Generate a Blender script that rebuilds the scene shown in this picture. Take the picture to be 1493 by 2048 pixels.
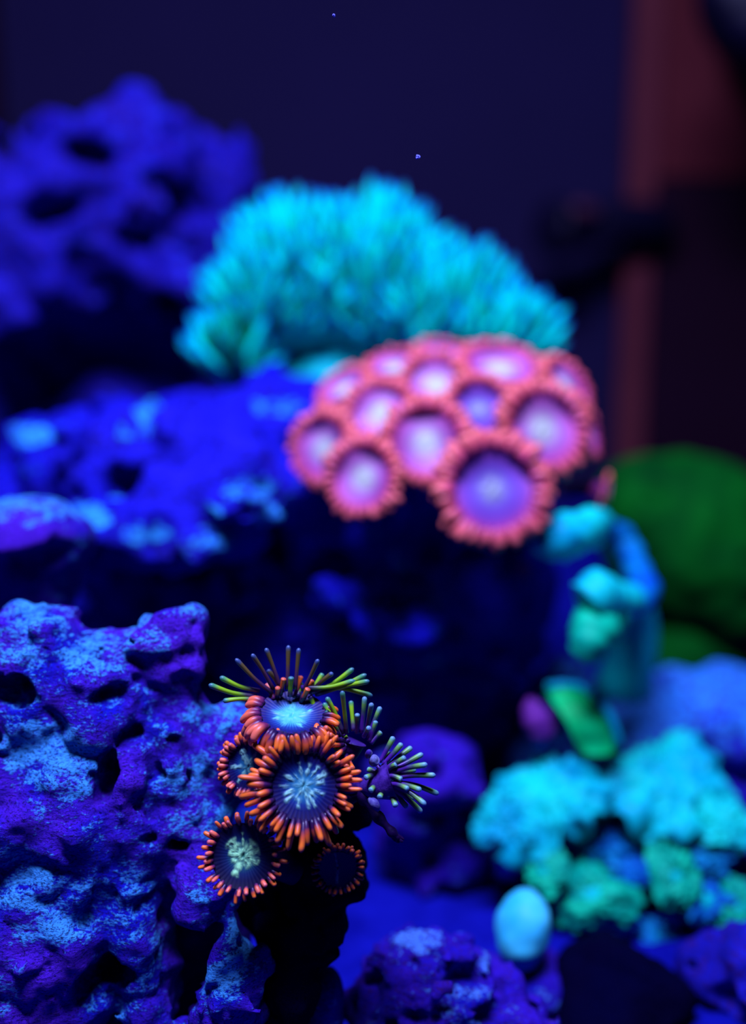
import bpy, math, random
import numpy as np
from mathutils import Vector, Matrix, Quaternion

# ------------------------------------------------------------------ scene, camera, light
S = bpy.context.scene
for o in list(bpy.data.objects):
    bpy.data.objects.remove(o, do_unlink=True)
S.unit_settings.system = 'METRIC'
S.unit_settings.scale_length = 0.01          # one unit is one centimetre
S.view_settings.view_transform = 'Standard'
S.view_settings.look = 'None'
S.view_settings.exposure = 0.0
S.view_settings.gamma = 1.0
S.view_settings.use_curve_mapping = False
try:
    S.cycles.use_denoising = True
    S.cycles.max_bounces = 4
    S.cycles.diffuse_bounces = 1
except Exception:
    pass
C = bpy.context.collection

IW, IH = 1493.0, 2048.0
HFOV = math.radians(36.0)
FPX = IW / 2 / math.tan(HFOV / 2)
PITCH = math.radians(12.0)
CAM = Vector((0.0, 0.0, 9.3))
RT = Vector((1, 0, 0))
UP = Vector((0, math.sin(PITCH), math.cos(PITCH)))
FW = Vector((0, math.cos(PITCH), -math.sin(PITCH)))
cd = bpy.data.cameras.new('camera')
cam = bpy.data.objects.new('camera', cd)
C.objects.link(cam)
cam.matrix_world = Matrix(((RT.x, UP.x, -FW.x, CAM.x), (RT.y, UP.y, -FW.y, CAM.y), (RT.z, UP.z, -FW.z, CAM.z), (0, 0, 0, 1)))
cd.sensor_fit = 'HORIZONTAL'
cd.sensor_width = 36.0
cd.lens = 18.0 / math.tan(HFOV / 2)
cd.clip_start = 0.1
cd.clip_end = 500
cd.dof.use_dof = True
cd.dof.focus_distance = 11.75
APERTURE = 0.48                                # lens opening, cm across
cd.dof.aperture_fstop = cd.lens / 1000.0 / APERTURE
S.camera = cam

world = bpy.data.worlds.new('world')
S.world = world
world.use_nodes = True
bg = world.node_tree.nodes['Background']
bg.inputs[0].default_value = (0.10, 0.08, 1.0, 1)
bg.inputs[1].default_value = 0.015

def lamp(name, loc, target, size, power, col):
    ld = bpy.data.lights.new(name, 'AREA')
    ld.shape = 'RECTANGLE'
    ld.size, ld.size_y = size
    ld.energy = power
    ld.color = col
    o = bpy.data.objects.new(name, ld)
    C.objects.link(o)
    o.location = loc
    o.rotation_euler = (Vector(target) - Vector(loc)).to_track_quat('-Z', 'Y').to_euler()
    return o
# the blue reef lamp hanging over the tank
lamp('aquarium_lamp', (-2.0, 7.0, 33.0), (0, 13.5, 4), (14, 7), 34000, (0.40, 0.42, 1.0))

# ------------------------------------------------------------------ helpers
def W(px, py, d):
    return CAM + d * (FW + (px - IW / 2) / FPX * RT - (py - IH / 2) / FPX * UP)
def CV(r, u, t):                               # direction: right, up, towards the viewer
    return (r * RT + u * UP - t * FW).normalized()
def cm(px, d):
    return px * d / FPX
rnd = random.Random(7)

def mesh_np(name, V, Q, smooth=True, attrs=None):
    V = np.asarray(V, dtype=np.float32)
    me = bpy.data.meshes.new(name)
    if isinstance(Q, np.ndarray):
        n, k = Q.shape
        me.vertices.add(len(V)); me.vertices.foreach_set('co', V.ravel())
        me.loops.add(n * k); me.loops.foreach_set('vertex_index', Q.astype(np.int32).ravel())
        me.polygons.add(n)
        me.polygons.foreach_set('loop_start', np.arange(0, n * k, k, dtype=np.int32))
        me.polygons.foreach_set('loop_total', np.full(n, k, dtype=np.int32))
        me.update(calc_edges=True)
    else:
        me.from_pydata([tuple(map(float, v)) for v in V], [], Q)
    if smooth:
        me.polygons.foreach_set('use_smooth', np.ones(len(me.polygons), dtype=bool))
    for k, a in (attrs or {}).items():
        at = me.attributes.new(k, 'FLOAT', 'POINT')
        at.data.foreach_set('value', np.asarray(a, dtype=np.float32))
    me.update()
    return me

def link(name, me, mat, parent=None, loc=None):
    o = bpy.data.objects.new(name, me)
    C.objects.link(o)
    if me is not None and mat is not None and not me.materials:
        me.materials.append(mat)
    if parent is not None:
        o.parent = parent
    if loc is not None:
        o.location = loc
    return o
def tag(o, label=None, cat=None, group=None, kind=None):
    if label: o['label'] = label
    if cat: o['category'] = cat
    if group: o['group'] = group
    if kind: o['kind'] = kind
    return o
def thing(name, loc, label, cat, group=None):
    o = bpy.data.objects.new(name, None)
    o.empty_display_size = 0.2
    C.objects.link(o)
    o.location = loc
    return tag(o, label, cat, group)

# ---- value noise
def _hash(i, j, k, seed):
    n = (i.astype(np.int64) * 374761393 + j.astype(np.int64) * 668265263 + k.astype(np.int64) * 2147483647 + seed * 1274126177) & 0xFFFFFFFF
    n = ((n ^ (n >> 13)) * 1274126177) & 0xFFFFFFFF
    n = (n ^ (n >> 16)) & 0xFFFF
    return n.astype(np.float32) / 32767.5 - 1.0
def vnoise(P, seed=0):
    F = np.floor(P).astype(np.int64)
    f = (P - F).astype(np.float32)
    f = f * f * (3 - 2 * f)
    i, j, k = F[:, 0], F[:, 1], F[:, 2]
    u, v, w = f[:, 0], f[:, 1], f[:, 2]
    def L(a, b, t): return a + (b - a) * t
    c = [[[_hash(i + a, j + b, k + e, seed) for e in (0, 1)] for b in (0, 1)] for a in (0, 1)]
    return L(L(L(c[0][0][0], c[1][0][0], u), L(c[0][1][0], c[1][1][0], u), v),
             L(L(c[0][0][1], c[1][0][1], u), L(c[0][1][1], c[1][1][1], u), v), w)
def fbm(P, octaves, seed=0, gain=0.5):
    a, s, r = 1.0, 1.0, np.zeros(len(P), dtype=np.float32)
    for o in range(octaves):
        r += a * vnoise(P * s + 17.3 * o, seed + o)
        a *= gain; s *= 2.03
    return r

# ---- surface nets
def surface_nets(F, org, h):
    nx, ny, nz = F.shape
    sg = F < 0
    cnt = np.zeros((nx - 1, ny - 1, nz - 1), dtype=np.int8)
    for a in (0, 1):
        for b in (0, 1):
            for c in (0, 1):
                cnt += sg[a:nx - 1 + a, b:ny - 1 + b, c:nz - 1 + c]
    act = (cnt > 0) & (cnt < 8)
    I = np.argwhere(act)
    idx = np.full(act.shape, -1, dtype=np.int64)
    idx[tuple(I.T)] = np.arange(len(I))
    acc = np.zeros((len(I), 3)); num = np.zeros(len(I))
    cor = [(a, b, c) for a in (0, 1) for b in (0, 1) for c in (0, 1)]
    for A in cor:
        for B in cor:
            if sum(B) - sum(A) == 1 and all(B[q] >= A[q] for q in range(3)):
                fa = F[I[:, 0] + A[0], I[:, 1] + A[1], I[:, 2] + A[2]]
                fb = F[I[:, 0] + B[0], I[:, 1] + B[1], I[:, 2] + B[2]]
                m = (fa < 0) != (fb < 0)
                t = np.where(m, fa / np.where(m, fa - fb, 1), 0)[:, None]
                p = np.array(A) + t * (np.array(B) - np.array(A))
                acc += p * m[:, None]; num += m
    V = (I + acc / num[:, None]) * h + org
    quads = []
    for ax in range(3):
        o1, o2 = [(1, 2), (2, 0), (0, 1)][ax]
        sl0 = [slice(None)] * 3; sl1 = [slice(None)] * 3
        sl0[ax] = slice(0, -1); sl1[ax] = slice(1, None)
        s0, s1 = sg[tuple(sl0)], sg[tuple(sl1)]
        E = np.argwhere(s0 != s1)
        ok = (E[:, o1] >= 1) & (E[:, o2] >= 1) & (E[:, o1] < F.shape[o1] - 1) & (E[:, o2] < F.shape[o2] - 1)
        E = E[ok]
        fl = s0[tuple(E.T)]
        def cell(d1, d2):
            K = E.copy(); K[:, o1] -= d1; K[:, o2] -= d2
            return idx[tuple(K.T)]
        q = np.stack([cell(1, 1), cell(0, 1), cell(0, 0), cell(1, 0)], 1)
        q[~fl] = q[~fl][:, ::-1]
        quads.append(q)
    return V, np.concatenate(quads)

def blob(px, py, d, rx, ry, rd, rot=0.0):      # an ellipsoid sized in picture units at its own distance
    return (W(px, py, d), cm(rx, d), rd, cm(ry, d), math.radians(rot))
def ell_sdf(P, b):
    c, rx, ry, rz, rot = b
    q = P - np.array(c, dtype=np.float32)
    if rot:
        cs, sn = math.cos(rot), math.sin(rot)
        x = q[..., 0] * cs + q[..., 2] * sn
        z = -q[..., 0] * sn + q[..., 2] * cs
        q = np.stack([x, q[..., 1], z], -1)
    r = np.array([rx, ry, rz], dtype=np.float32)
    k0 = np.sqrt(((q / r) ** 2).sum(-1)); k1 = np.sqrt(((q / (r * r)) ** 2).sum(-1)) + 1e-6
    return k0 * (k0 - 1) / k1

def sdf_rock(adds, cuts=(), h=0.1, k=0.25, kc=0.08, amp=0.12, freq=1.5, octv=5, pits=0, pit_r=(0.1, 0.3), seed=1, floor=-0.1, ridged=0.0, rfreq=1.0, strat=0.0):
    """mesh of a porous lump of reef rock: rounded masses joined, hollows taken out, rough all over"""
    lo = np.min([[b[0].x - max(b[1], b[3]), b[0].y - b[2], b[0].z - max(b[1], b[3])] for b in adds], 0) - 0.5
    hi = np.max([[b[0].x + max(b[1], b[3]), b[0].y + b[2], b[0].z + max(b[1], b[3])] for b in adds], 0) + 0.5
    lo[2] = max(lo[2], floor - 2.2 * h)
    n = np.ceil((hi - lo) / h).astype(int) + 1
    ax = [(np.arange(n[i]) * h + lo[i]).astype(np.float32) for i in range(3)]
    F = np.full(tuple(n), 3.0, dtype=np.float32)
    def window(c, r):
        i0 = np.clip(np.floor((np.array(c) - r - lo) / h).astype(int), 0, n - 1)
        i1 = np.clip(np.ceil((np.array(c) + r - lo) / h).astype(int) + 1, 1, n)
        if (i1 - i0 < 1).any(): return None, None
        sl = tuple(slice(p, q) for p, q in zip(i0, i1))
        return sl, np.stack(np.meshgrid(*[ax[q][sl[q]] for q in range(3)], indexing='ij'), -1)
    for b in adds:
        m_ = max(b[1], b[3]) if b[4] else 0
        sl, P = window(b[0], np.array([m_ or b[1], b[2], m_ or b[3]]) + 0.9)
        if sl is None: continue
        e = ell_sdf(P, b); f = F[sl]
        m = np.clip(0.5 + 0.5 * (e - f) / k, 0, 1)
        F[sl] = e + (f - e) * m - k * m * (1 - m)
    lim = min(0.9, 1.6 * (amp * 2 + ridged + strat) + 3 * h)
    band = np.argwhere(np.abs(F) < lim)
    bi = tuple(band.T)
    Q = (band * h + lo).astype(np.float32)
    d = F[bi]
    rs = np.random.RandomState(seed)
    nz = fbm(Q * freq, octv, seed * 13)
    d = d + amp * nz
    if ridged:
        d = d + ridged * (0.45 - np.abs(fbm(Q * rfreq + 5.1, 3, seed * 7 + 3)))
    if strat:
        d = d + strat * vnoise(Q * np.array([1.1, 1.1, 7.0], dtype=np.float32), seed + 91)
    F[bi] = d
    N = np.zeros(F.shape, dtype=np.float32)
    N[bi] = vnoise(Q * (0.9 / max(pit_r[1], 0.05)), seed + 77)
    if pits:
        near = Q[np.abs(d) < h]
        for c in near[rs.randint(0, len(near), pits)]:
            r = rs.uniform(*pit_r); e = rs.uniform(0.55, 1.7, 3)
            sl, P = window(c, r / e.min() * 1.6)
            w = np.sqrt((((P - c) * e) ** 2).sum(-1)) - r * (1 + 0.6 * N[sl])
            F[sl] = np.maximum(F[sl], -w)
    for b in cuts:
        mr = min(b[1], b[2], b[3]); mx = max(b[1], b[3])
        sl, P = window(b[0], np.array([mx, b[2], mx]) + 0.3 + mr * .5)
        if sl is None: continue
        q = fbm(P.reshape(-1, 3) * (0.9 / mr), 3, seed + 40).reshape(P.shape[:-1])
        e = -ell_sdf(P, b) + 0.42 * mr * q
        f = F[sl]
        m = np.clip(0.5 - 0.5 * (e - f) / kc, 0, 1)
        F[sl] = e + (f - e) * m + kc * m * (1 - m)
    F = np.maximum(F, floor - ax[2][None, None, :])
    for q in range(3):                          # close at the borders of the grid
        for e in (0, -1):
            sl = [slice(None)] * 3; sl[q] = e
            F[tuple(sl)] = np.maximum(F[tuple(sl)], 0.01)
    return surface_nets(F, lo, h)

def rock(name, label, mat, *a, cat='rock', crust=(), **kw):
    V, Q = sdf_rock(*a, **kw)
    cr = np.zeros(len(V))
    for b in crust:                             # where pale growth covers the stone
        cr = np.maximum(cr, np.clip(-ell_sdf(V.astype(np.float32), b) / min(b[1], b[3]) * 1.6 + 0.5, 0, 1))
    base = np.array([V[:, 0].mean(), V[:, 1].mean(), V[:, 2].min()])
    return tag(link(name, mesh_np(name, V - base, Q, True, {'crust': cr}), mat, None, Vector(base)), label, cat)

# ---- tubes and discs
def smooth_path(pts, n):
    """Catmull-Rom through pts, n samples"""
    P = [Vector(p) for p in pts]
    us = n if isinstance(n, list) else [i / (n - 1) for i in range(n)]
    if len(P) == 2:
        return [P[0].lerp(P[1], u) for u in us]
    E = [P[0] * 2 - P[1]] + P + [P[-1] * 2 - P[-2]]
    out = []
    for u in us:
        u = u * (len(P) - 1); s = min(int(u), len(P) - 2); t = u - s
        a, b, c, d = E[s:s + 4]
        out.append(0.5 * ((2 * b) + (c - a) * t + (2 * a - 5 * b + 4 * c - d) * t * t + (3 * b - a - 3 * c + d) * t ** 3))
    return out
def tube(pts, rad, sides=8, cap0=True):
    """closed tapering tube; returns verts, faces, t along it"""
    n = len(pts)
    T = [(pts[min(i + 1, n - 1)] - pts[max(i - 1, 0)]).normalized() for i in range(n)]
    nrm = T[0].orthogonal().normalized()
    V, Fc, t = [], [], []
    for i in range(n):
        nrm = (nrm - T[i] * nrm.dot(T[i]))
        nrm = nrm.normalized() if nrm.length > 1e-6 else T[i].orthogonal().normalized()
        bi = T[i].cross(nrm)
        for s in range(sides):
            a = 2 * math.pi * s / sides
            V.append(pts[i] + (nrm * math.cos(a) + bi * math.sin(a)) * rad[i]); t.append(i / (n - 1))
    for i in range(n - 1):
        for s in range(sides):
            a, b = i * sides + s, i * sides + (s + 1) % sides
            Fc.append((a, b, b + sides, a + sides))
    V.append(pts[-1] + T[-1] * rad[-1] * 0.4); t.append(1.0)
    for s in range(sides):
        Fc.append(((n - 1) * sides + s, (n - 1) * sides + (s + 1) % sides, len(V) - 1))
    if cap0:
        V.append(pts[0].copy()); t.append(0.0)
        for s in range(sides):
            Fc.append(((s + 1) % sides, s, len(V) - 1))
    return V, Fc, t
def finger_profile(n, r, base=0.7, mid=1.0, tip=0.75, round_from=0.86):
    out = []
    for s in (n if isinstance(n, list) else [i / (n - 1) for i in range(n)]):
        v = base + (mid - base) * math.sin(min(s / 0.55, 1) * math.pi / 2) if s < 0.55 else mid + (tip - mid) * (s - 0.55) / 0.45
        if s > round_from:
            q = (s - round_from) / (1 - round_from)
            v *= math.sqrt(max(1 - q * q, 0.03))
        out.append(r * v)
    return out

# ------------------------------------------------------------------ materials
def nodes(name):
    m = bpy.data.materials.new(name)
    m.use_nodes = True
    nt = m.node_tree
    return m, nt, nt.nodes['Principled BSDF']
def nd(nt, kind, **kw):
    n = nt.nodes.new(kind)
    for k, v in kw.items():
        setattr(n, k, v)
    return n
def ramp(nt, src, stops, interp='LINEAR'):
    r = nd(nt, 'ShaderNodeValToRGB')
    r.color_ramp.interpolation = interp
    el = r.color_ramp.elements
    while len(el) < len(stops): el.new(0.5)
    for e, (p, c) in zip(el, stops):
        e.position = p
        e.color = (c[0], c[1], c[2], 1) if not isinstance(c, (int, float)) else (c, c, c, 1)
    nt.links.new(src, r.inputs[0])
    return r.outputs[0]
def noise(nt, vec, scale, detail=4, rough=0.55):
    n = nd(nt, 'ShaderNodeTexNoise')
    n.inputs['Scale'].default_value = scale
    n.inputs['Detail'].default_value = detail
    n.inputs['Roughness'].default_value = rough
    if vec is not None: nt.links.new(vec, n.inputs['Vector'])
    return n.outputs['Fac']
def mixc(nt, fac, a, b, mode='MIX'):
    m = nd(nt, 'ShaderNodeMix', data_type='RGBA', blend_type=mode)
    for src, sock in ((fac, m.inputs[0]), (a, m.inputs[6]), (b, m.inputs[7])):
        if hasattr(src, 'default_value'): nt.links.new(src, sock)
        elif isinstance(src, (int, float)): sock.default_value = src
        else: sock.default_value = (src[0], src[1], src[2], 1)
    return m.outputs[2]
def math_(nt, op, a, b):
    m = nd(nt, 'ShaderNodeMath', operation=op)
    for src, sock in ((a, m.inputs[0]), (b, m.inputs[1])):
        if hasattr(src, 'default_value'): nt.links.new(src, sock)
        else: sock.default_value = src
    return m.outputs[0]
def mapped(nt, scale=(1, 1, 1), rot=(0, 0, 0)):
    g = nd(nt, 'ShaderNodeNewGeometry')
    mp = nd(nt, 'ShaderNodeMapping')
    mp.inputs['Scale'].default_value = scale
    mp.inputs['Rotation'].default_value = rot
    nt.links.new(g.outputs['Position'], mp.inputs['Vector'])
    return mp.outputs[0]
def bump(nt, p, h, strength, dist):
    b = nd(nt, 'ShaderNodeBump')
    b.inputs['Strength'].default_value = strength
    b.inputs['Distance'].default_value = dist
    nt.links.new(h, b.inputs['Height'])
    nt.links.new(b.outputs[0], p.inputs['Normal'])
def attr(nt, name):
    a = nd(nt, 'ShaderNodeAttribute', attribute_name=name)
    return a.outputs['Fac']

def rock_mat(name, blue, violet, pale, pale_at=0.55, fine=1.0, bump_s=0.6, stretch=2.0, dark=(0.03, 0.004, 0.06), crust_gain=0.13):
    m, nt, p = nodes(name)
    v = mapped(nt); vs = mapped(nt, (1, 1, stretch), (0.15, 0.1, 0.3))
    big = noise(nt, v, 0.9 * fine, 5)
    mid = noise(nt, vs, 4.0 * fine, 8, 0.68)
    sm = noise(nt, vs, 20.0 * fine, 5, 0.7)
    vor = nd(nt, 'ShaderNodeTexVoronoi'); vor.inputs['Scale'].default_value = 11 * fine
    nt.links.new(vs, vor.inputs['Vector'])
    c = mixc(nt, ramp(nt, big, [(0.40, 0.0), (0.60, 1.0)]), blue, violet)
    c = mixc(nt, ramp(nt, noise(nt, v, 2.3 * fine, 6, 0.7), [(0.60, 0.0), (0.70, 0.8)]), c, dark)
    s = math_(nt, 'ADD', math_(nt, 'MULTIPLY', mid, 0.55), math_(nt, 'MULTIPLY', sm, 0.45))
    s = math_(nt, 'ADD', s, math_(nt, 'MULTIPLY', math_(nt, 'SUBTRACT', big, 0.5), -0.35))
    s = math_(nt, 'ADD', s, math_(nt, 'MULTIPLY', attr(nt, 'crust'), crust_gain))
    c = mixc(nt, ramp(nt, s, [(pale_at - 0.02, 0.0), (pale_at, 0.4), (pale_at + 0.045, 1.0)]), c, pale)
    c = mixc(nt, ramp(nt, noise(nt, vs, 30 * fine, 3, 0.6), [(0.38, 0.85), (0.48, 0.0)]), c, dark)
    nt.links.new(c, p.inputs['Base Color'])
    p.inputs['Roughness'].default_value = 0.75
    p.inputs['Specular IOR Level'].default_value = 0.08
    hgt = math_(nt, 'ADD', math_(nt, 'MULTIPLY', mid, 1.0), math_(nt, 'MULTIPLY', sm, 0.45))
    hgt = math_(nt, 'ADD', hgt, math_(nt, 'MULTIPLY', vor.outputs['Distance'], 0.25))
    bump(nt, p, hgt, bump_s, 0.10 / fine)
    return m
def plain_mat(name, c1, c2, scale=3.0, rough=0.5, bs=0.0, spec=0.08, sss=0.0):
    m, nt, p = nodes(name)
    v = mapped(nt)
    n = noise(nt, v, scale, 5, 0.6)
    nt.links.new(mixc(nt, ramp(nt, n, [(0.35, 0.0), (0.65, 1.0)]), c1, c2), p.inputs['Base Color'])
    p.inputs['Roughness'].default_value = rough
    p.inputs['Specular IOR Level'].default_value = spec
    if bs: bump(nt, p, n, bs, 0.05)
    return m
def along_mat(name, stops, rough=0.4, a='t', vary=0.0, spec=0.35):
    m, nt, p = nodes(name)
    src = attr(nt, a)
    if vary:
        src = math_(nt, 'ADD', src, math_(nt, 'MULTIPLY', math_(nt, 'SUBTRACT', noise(nt, mapped(nt), 14, 3), 0.5), vary))
    nt.links.new(ramp(nt, src, stops), p.inputs['Base Color'])
    p.inputs['Roughness'].default_value = rough
    p.inputs['Specular IOR Level'].default_value = spec
    return m
def disc_mat(name, stops, pale, rough=0.45, lines=0.5, line_col=(0.01, 0.02, 0.25)):
    """stops run from the mouth to the rim; the 'pat' attribute holds the star marking"""
    m, nt, p = nodes(name)
    c = ramp(nt, attr(nt, 'r'), stops)
    c = mixc(nt, math_(nt, 'MULTIPLY', attr(nt, 'line'), lines), c, line_col)
    pn = math_(nt, 'MULTIPLY', attr(nt, 'pat'), ramp(nt, noise(nt, mapped(nt), 22, 4), [(0.3, 0.45), (0.55, 1.0)]))
    c = mixc(nt, pn, c, pale)
    nt.links.new(c, p.inputs['Base Color'])
    p.inputs['Roughness'].default_value = rough
    p.inputs['Specular IOR Level'].default_value = 0.3
    return m

BLUE, VIOLET, PALE = (0.004, 0.004, 0.32), (0.070, 0.010, 0.42), (0.05, 0.34, 0.68)
M = {}
M['rock_near'] = rock_mat('encrusted_rock', BLUE, VIOLET, PALE, 0.575, 1.0, 0.85, dark=(0.008, 0.002, 0.06), crust_gain=0.095)
M['rock_mid'] = rock_mat('patchy_rock', (0.002, 0.003, 0.34), (0.012, 0.010, 0.42), (0.03, 0.32, 0.62), 0.62, 0.35, 0.5, dark=(0.004, 0.001, 0.06), crust_gain=0.17)
M['rock_far'] = rock_mat('bare_blue_rock', (0.002, 0.002, 0.20), (0.010, 0.009, 0.30), (0.02, 0.03, 0.5), 0.58, 0.3, 0.5)
M['rock_low'] = rock_mat('violet_rock', (0.003, 0.002, 0.24), (0.030, 0.006, 0.34), (0.06, 0.20, 0.55), 0.585, 0.9, 0.6)
M['rock_right'] = rock_mat('pale_blue_rock', (0.004, 0.012, 0.32), (0.012, 0.03, 0.38), (0.025, 0.22, 0.6), 0.465, 0.3, 0.4)
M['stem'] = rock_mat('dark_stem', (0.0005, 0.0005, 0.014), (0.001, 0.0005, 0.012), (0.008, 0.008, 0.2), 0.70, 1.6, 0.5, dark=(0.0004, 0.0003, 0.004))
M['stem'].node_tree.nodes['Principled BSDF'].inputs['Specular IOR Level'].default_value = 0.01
M['sand'] = plain_mat('blue_sand', (0.001, 0.002, 0.14), (0.004, 0.006, 0.24), 1.2, 0.9, 0.4, 0.05)
M['t_orange'] = along_mat('orange_tentacle', [(0.0, (0.006, 0.002, 0.03)), (0.32, (0.04, 0.004, 0.05)), (0.55, (0.60, 0.08, 0.02)), (0.80, (0.95, 0.19, 0.015)), (1.0, (0.55, 0.09, 0.05))], vary=0.15)
M['t_pinkorange'] = along_mat('salmon_tentacle', [(0.0, (0.02, 0.003, 0.06)), (0.25, (0.16, 0.015, 0.06)), (0.5, (0.75, 0.13, 0.05)), (0.85, (0.80, 0.16, 0.09)), (1.0, (0.55, 0.10, 0.14))], vary=0.15)
M['t_green'] = along_mat('green_tentacle', [(0.0, (0.04, 0.008, 0.12)), (0.22, (0.05, 0.04, 0.06)), (0.42, (0.16, 0.36, 0.004)), (0.78, (0.24, 0.50, 0.01)), (0.92, (0.05, 0.28, 0.10)), (1.0, (0.04, 0.12, 0.18))], vary=0.1)
M['t_brown'] = along_mat('brown_tentacle', [(0.0, (0.02, 0.004, 0.03)), (0.40, (0.06, 0.02, 0.05)), (0.60, (0.11, 0.065, 0.012)), (0.85, (0.10, 0.075, 0.02)), (0.93, (0.03, 0.06, 0.14)), (1.0, (0.05, 0.10, 0.22))], vary=0.1)
M['t_violet'] = along_mat('violet_green_tentacle', [(0.0, (0.07, 0.012, 0.22)), (0.45, (0.045, 0.006, 0.14)), (0.62, (0.04, 0.08, 0.06)), (0.80, (0.14, 0.36, 0.05)), (0.93, (0.12, 0.36, 0.30)), (1.0, (0.10, 0.20, 0.35))], vary=0.12)
M['t_rose'] = along_mat('rose_tentacle', [(0.0, (0.30, 0.02, 0.16)), (0.35, (0.66, 0.08, 0.11)), (1.0, (0.88, 0.18, 0.11))])
M['disc_center'] = disc_mat('teal_star_disc', [(0.0, (0.02, 0.24, 0.26)), (0.35, (0.015, 0.17, 0.28)), (0.55, (0.004, 0.03, 0.16)), (0.72, (0.002, 0.003, 0.06)), (1.0, (0.010, 0.001, 0.025))], (0.26, 0.62, 0.42), line_col=(0.002, 0.006, 0.10))
M['disc_green'] = disc_mat('green_star_disc', [(0.0, (0.02, 0.16, 0.10)), (0.3, (0.01, 0.10, 0.12)), (0.55, (0.003, 0.015, 0.07)), (0.75, (0.001, 0.002, 0.03)), (1.0, (0.004, 0.001, 0.012))], (0.36, 0.90, 0.34), lines=0.15, line_col=(0.001, 0.004, 0.06))
M['disc_cyan'] = disc_mat('cyan_disc', [(0.0, (0.06, 0.48, 0.34)), (0.35, (0.05, 0.40, 0.38)), (0.60, (0.01, 0.06, 0.22)), (0.8, (0.004, 0.006, 0.08)), (1.0, (0.03, 0.003, 0.03))], (0.12, 0.60, 0.42), lines=0.7, line_col=(0.002, 0.006, 0.14))
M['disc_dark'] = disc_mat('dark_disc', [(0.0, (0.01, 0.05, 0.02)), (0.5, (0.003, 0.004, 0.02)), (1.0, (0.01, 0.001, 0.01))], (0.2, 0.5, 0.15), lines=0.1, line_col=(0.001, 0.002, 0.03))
M['disc_violet'] = disc_mat('violet_disc', [(0.0, (0.10, 0.08, 0.20)), (0.4, (0.05, 0.015, 0.18)), (1.0, (0.04, 0.006, 0.12))], (0.2, 0.3, 0.3), lines=0.3)
M['disc_pink'] = disc_mat('pink_violet_disc', [(0.0, (0.50, 0.58, 0.40)), (0.28, (0.48, 0.48, 0.40)), (0.48, (0.46, 0.24, 0.38)), (0.75, (0.40, 0.08, 0.32)), (1.0, (0.70, 0.09, 0.20))], (0.6, 0.7, 0.42), lines=0.25, line_col=(0.35, 0.08, 0.35))
M['disc_lilac'] = disc_mat('lilac_disc', [(0.0, (0.34, 0.40, 0.42)), (0.25, (0.26, 0.24, 0.42)), (0.5, (0.18, 0.08, 0.40)), (0.8, (0.24, 0.05, 0.30)), (1.0, (0.55, 0.07, 0.18))], (0.5, 0.6, 0.42), lines=0.35, line_col=(0.12, 0.05, 0.4))
M['column'] = plain_mat('polyp_column', (0.005, 0.002, 0.03), (0.018, 0.003, 0.05), 9, 0.5, 0.3)
M['column_pale'] = plain_mat('pale_violet_column', (0.03, 0.008, 0.16), (0.16, 0.18, 0.32), 6, 0.45, 0.4)
M['column_violet'] = plain_mat('violet_column', (0.020, 0.004, 0.10), (0.075, 0.025, 0.24), 8, 0.5, 0.4)
M['column_pink'] = plain_mat('rose_column', (0.10, 0.01, 0.12), (0.30, 0.03, 0.14), 4, 0.6)
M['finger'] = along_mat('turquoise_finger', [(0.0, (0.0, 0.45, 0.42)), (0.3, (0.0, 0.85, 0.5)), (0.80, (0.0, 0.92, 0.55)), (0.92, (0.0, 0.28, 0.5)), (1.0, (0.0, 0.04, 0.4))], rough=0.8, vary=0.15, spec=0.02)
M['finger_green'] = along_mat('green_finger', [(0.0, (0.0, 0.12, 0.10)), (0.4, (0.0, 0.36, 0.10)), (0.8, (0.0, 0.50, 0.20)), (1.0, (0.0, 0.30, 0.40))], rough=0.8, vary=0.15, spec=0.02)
M['mat_teal'] = plain_mat('turquoise_flesh', (0.0, 0.35, 0.34), (0.0, 0.6, 0.42), 2.0, 0.6, 0.2)
M['frill'] = plain_mat('turquoise_frill', (0.0, 0.34, 0.40), (0.004, 0.66, 0.42), 1.3, 0.5, 0.3)
M['frill_green'] = plain_mat('sea_green_frill', (0.0, 0.30, 0.16), (0.002, 0.56, 0.22), 1.5, 0.5, 0.3)
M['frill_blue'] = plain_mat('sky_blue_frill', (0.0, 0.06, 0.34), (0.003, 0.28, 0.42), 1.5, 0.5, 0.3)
M['head_green'] = plain_mat('deep_green_flesh', (0.0, 0.035, 0.004), (0.001, 0.11, 0.006), 0.8, 0.8, 0.3, 0.03)
M['blade'] = plain_mat('bright_green_blade', (0.0, 0.50, 0.09), (0.0, 0.62, 0.14), 1.5, 0.5)
M['blade_edge'] = plain_mat('cyan_blade_edge', (0.0, 0.40, 0.5), (0.0, 0.5, 0.5), 1.5, 0.5)
M['pink_nub'] = plain_mat('mauve_nub', (0.09, 0.012, 0.18), (0.15, 0.025, 0.20), 3, 0.6, 0.3)
M['pebble'] = plain_mat('pale_cyan_pebble', (0.02, 0.48, 0.6), (0.07, 0.64, 0.65), 2.5, 0.5, 0.1, 0.15)
M['speck'] = plain_mat('pale_speck', (0.1, 0.12, 0.6), (0.2, 0.2, 0.7), 20, 0.6)
M['wall'] = plain_mat('dark_indigo_wall', (0.010, 0.007, 0.036), (0.012, 0.008, 0.042), 0.08, 0.9, 0, 0.1)
M['wood'] = plain_mat('red_brown_wood', (0.088, 0.010, 0.014), (0.10, 0.013, 0.016), 0.3, 0.8, 0, 0.1)
M['wood_pale'] = plain_mat('dusty_rose_wood', (0.105, 0.020, 0.026), (0.125, 0.024, 0.030), 0.3, 0.8, 0, 0.05)
M['wood_dark'] = plain_mat('maroon_panel', (0.010, 0.0006, 0.006), (0.012, 0.001, 0.009), 0.15, 0.8, 0, 0.1)
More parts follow.
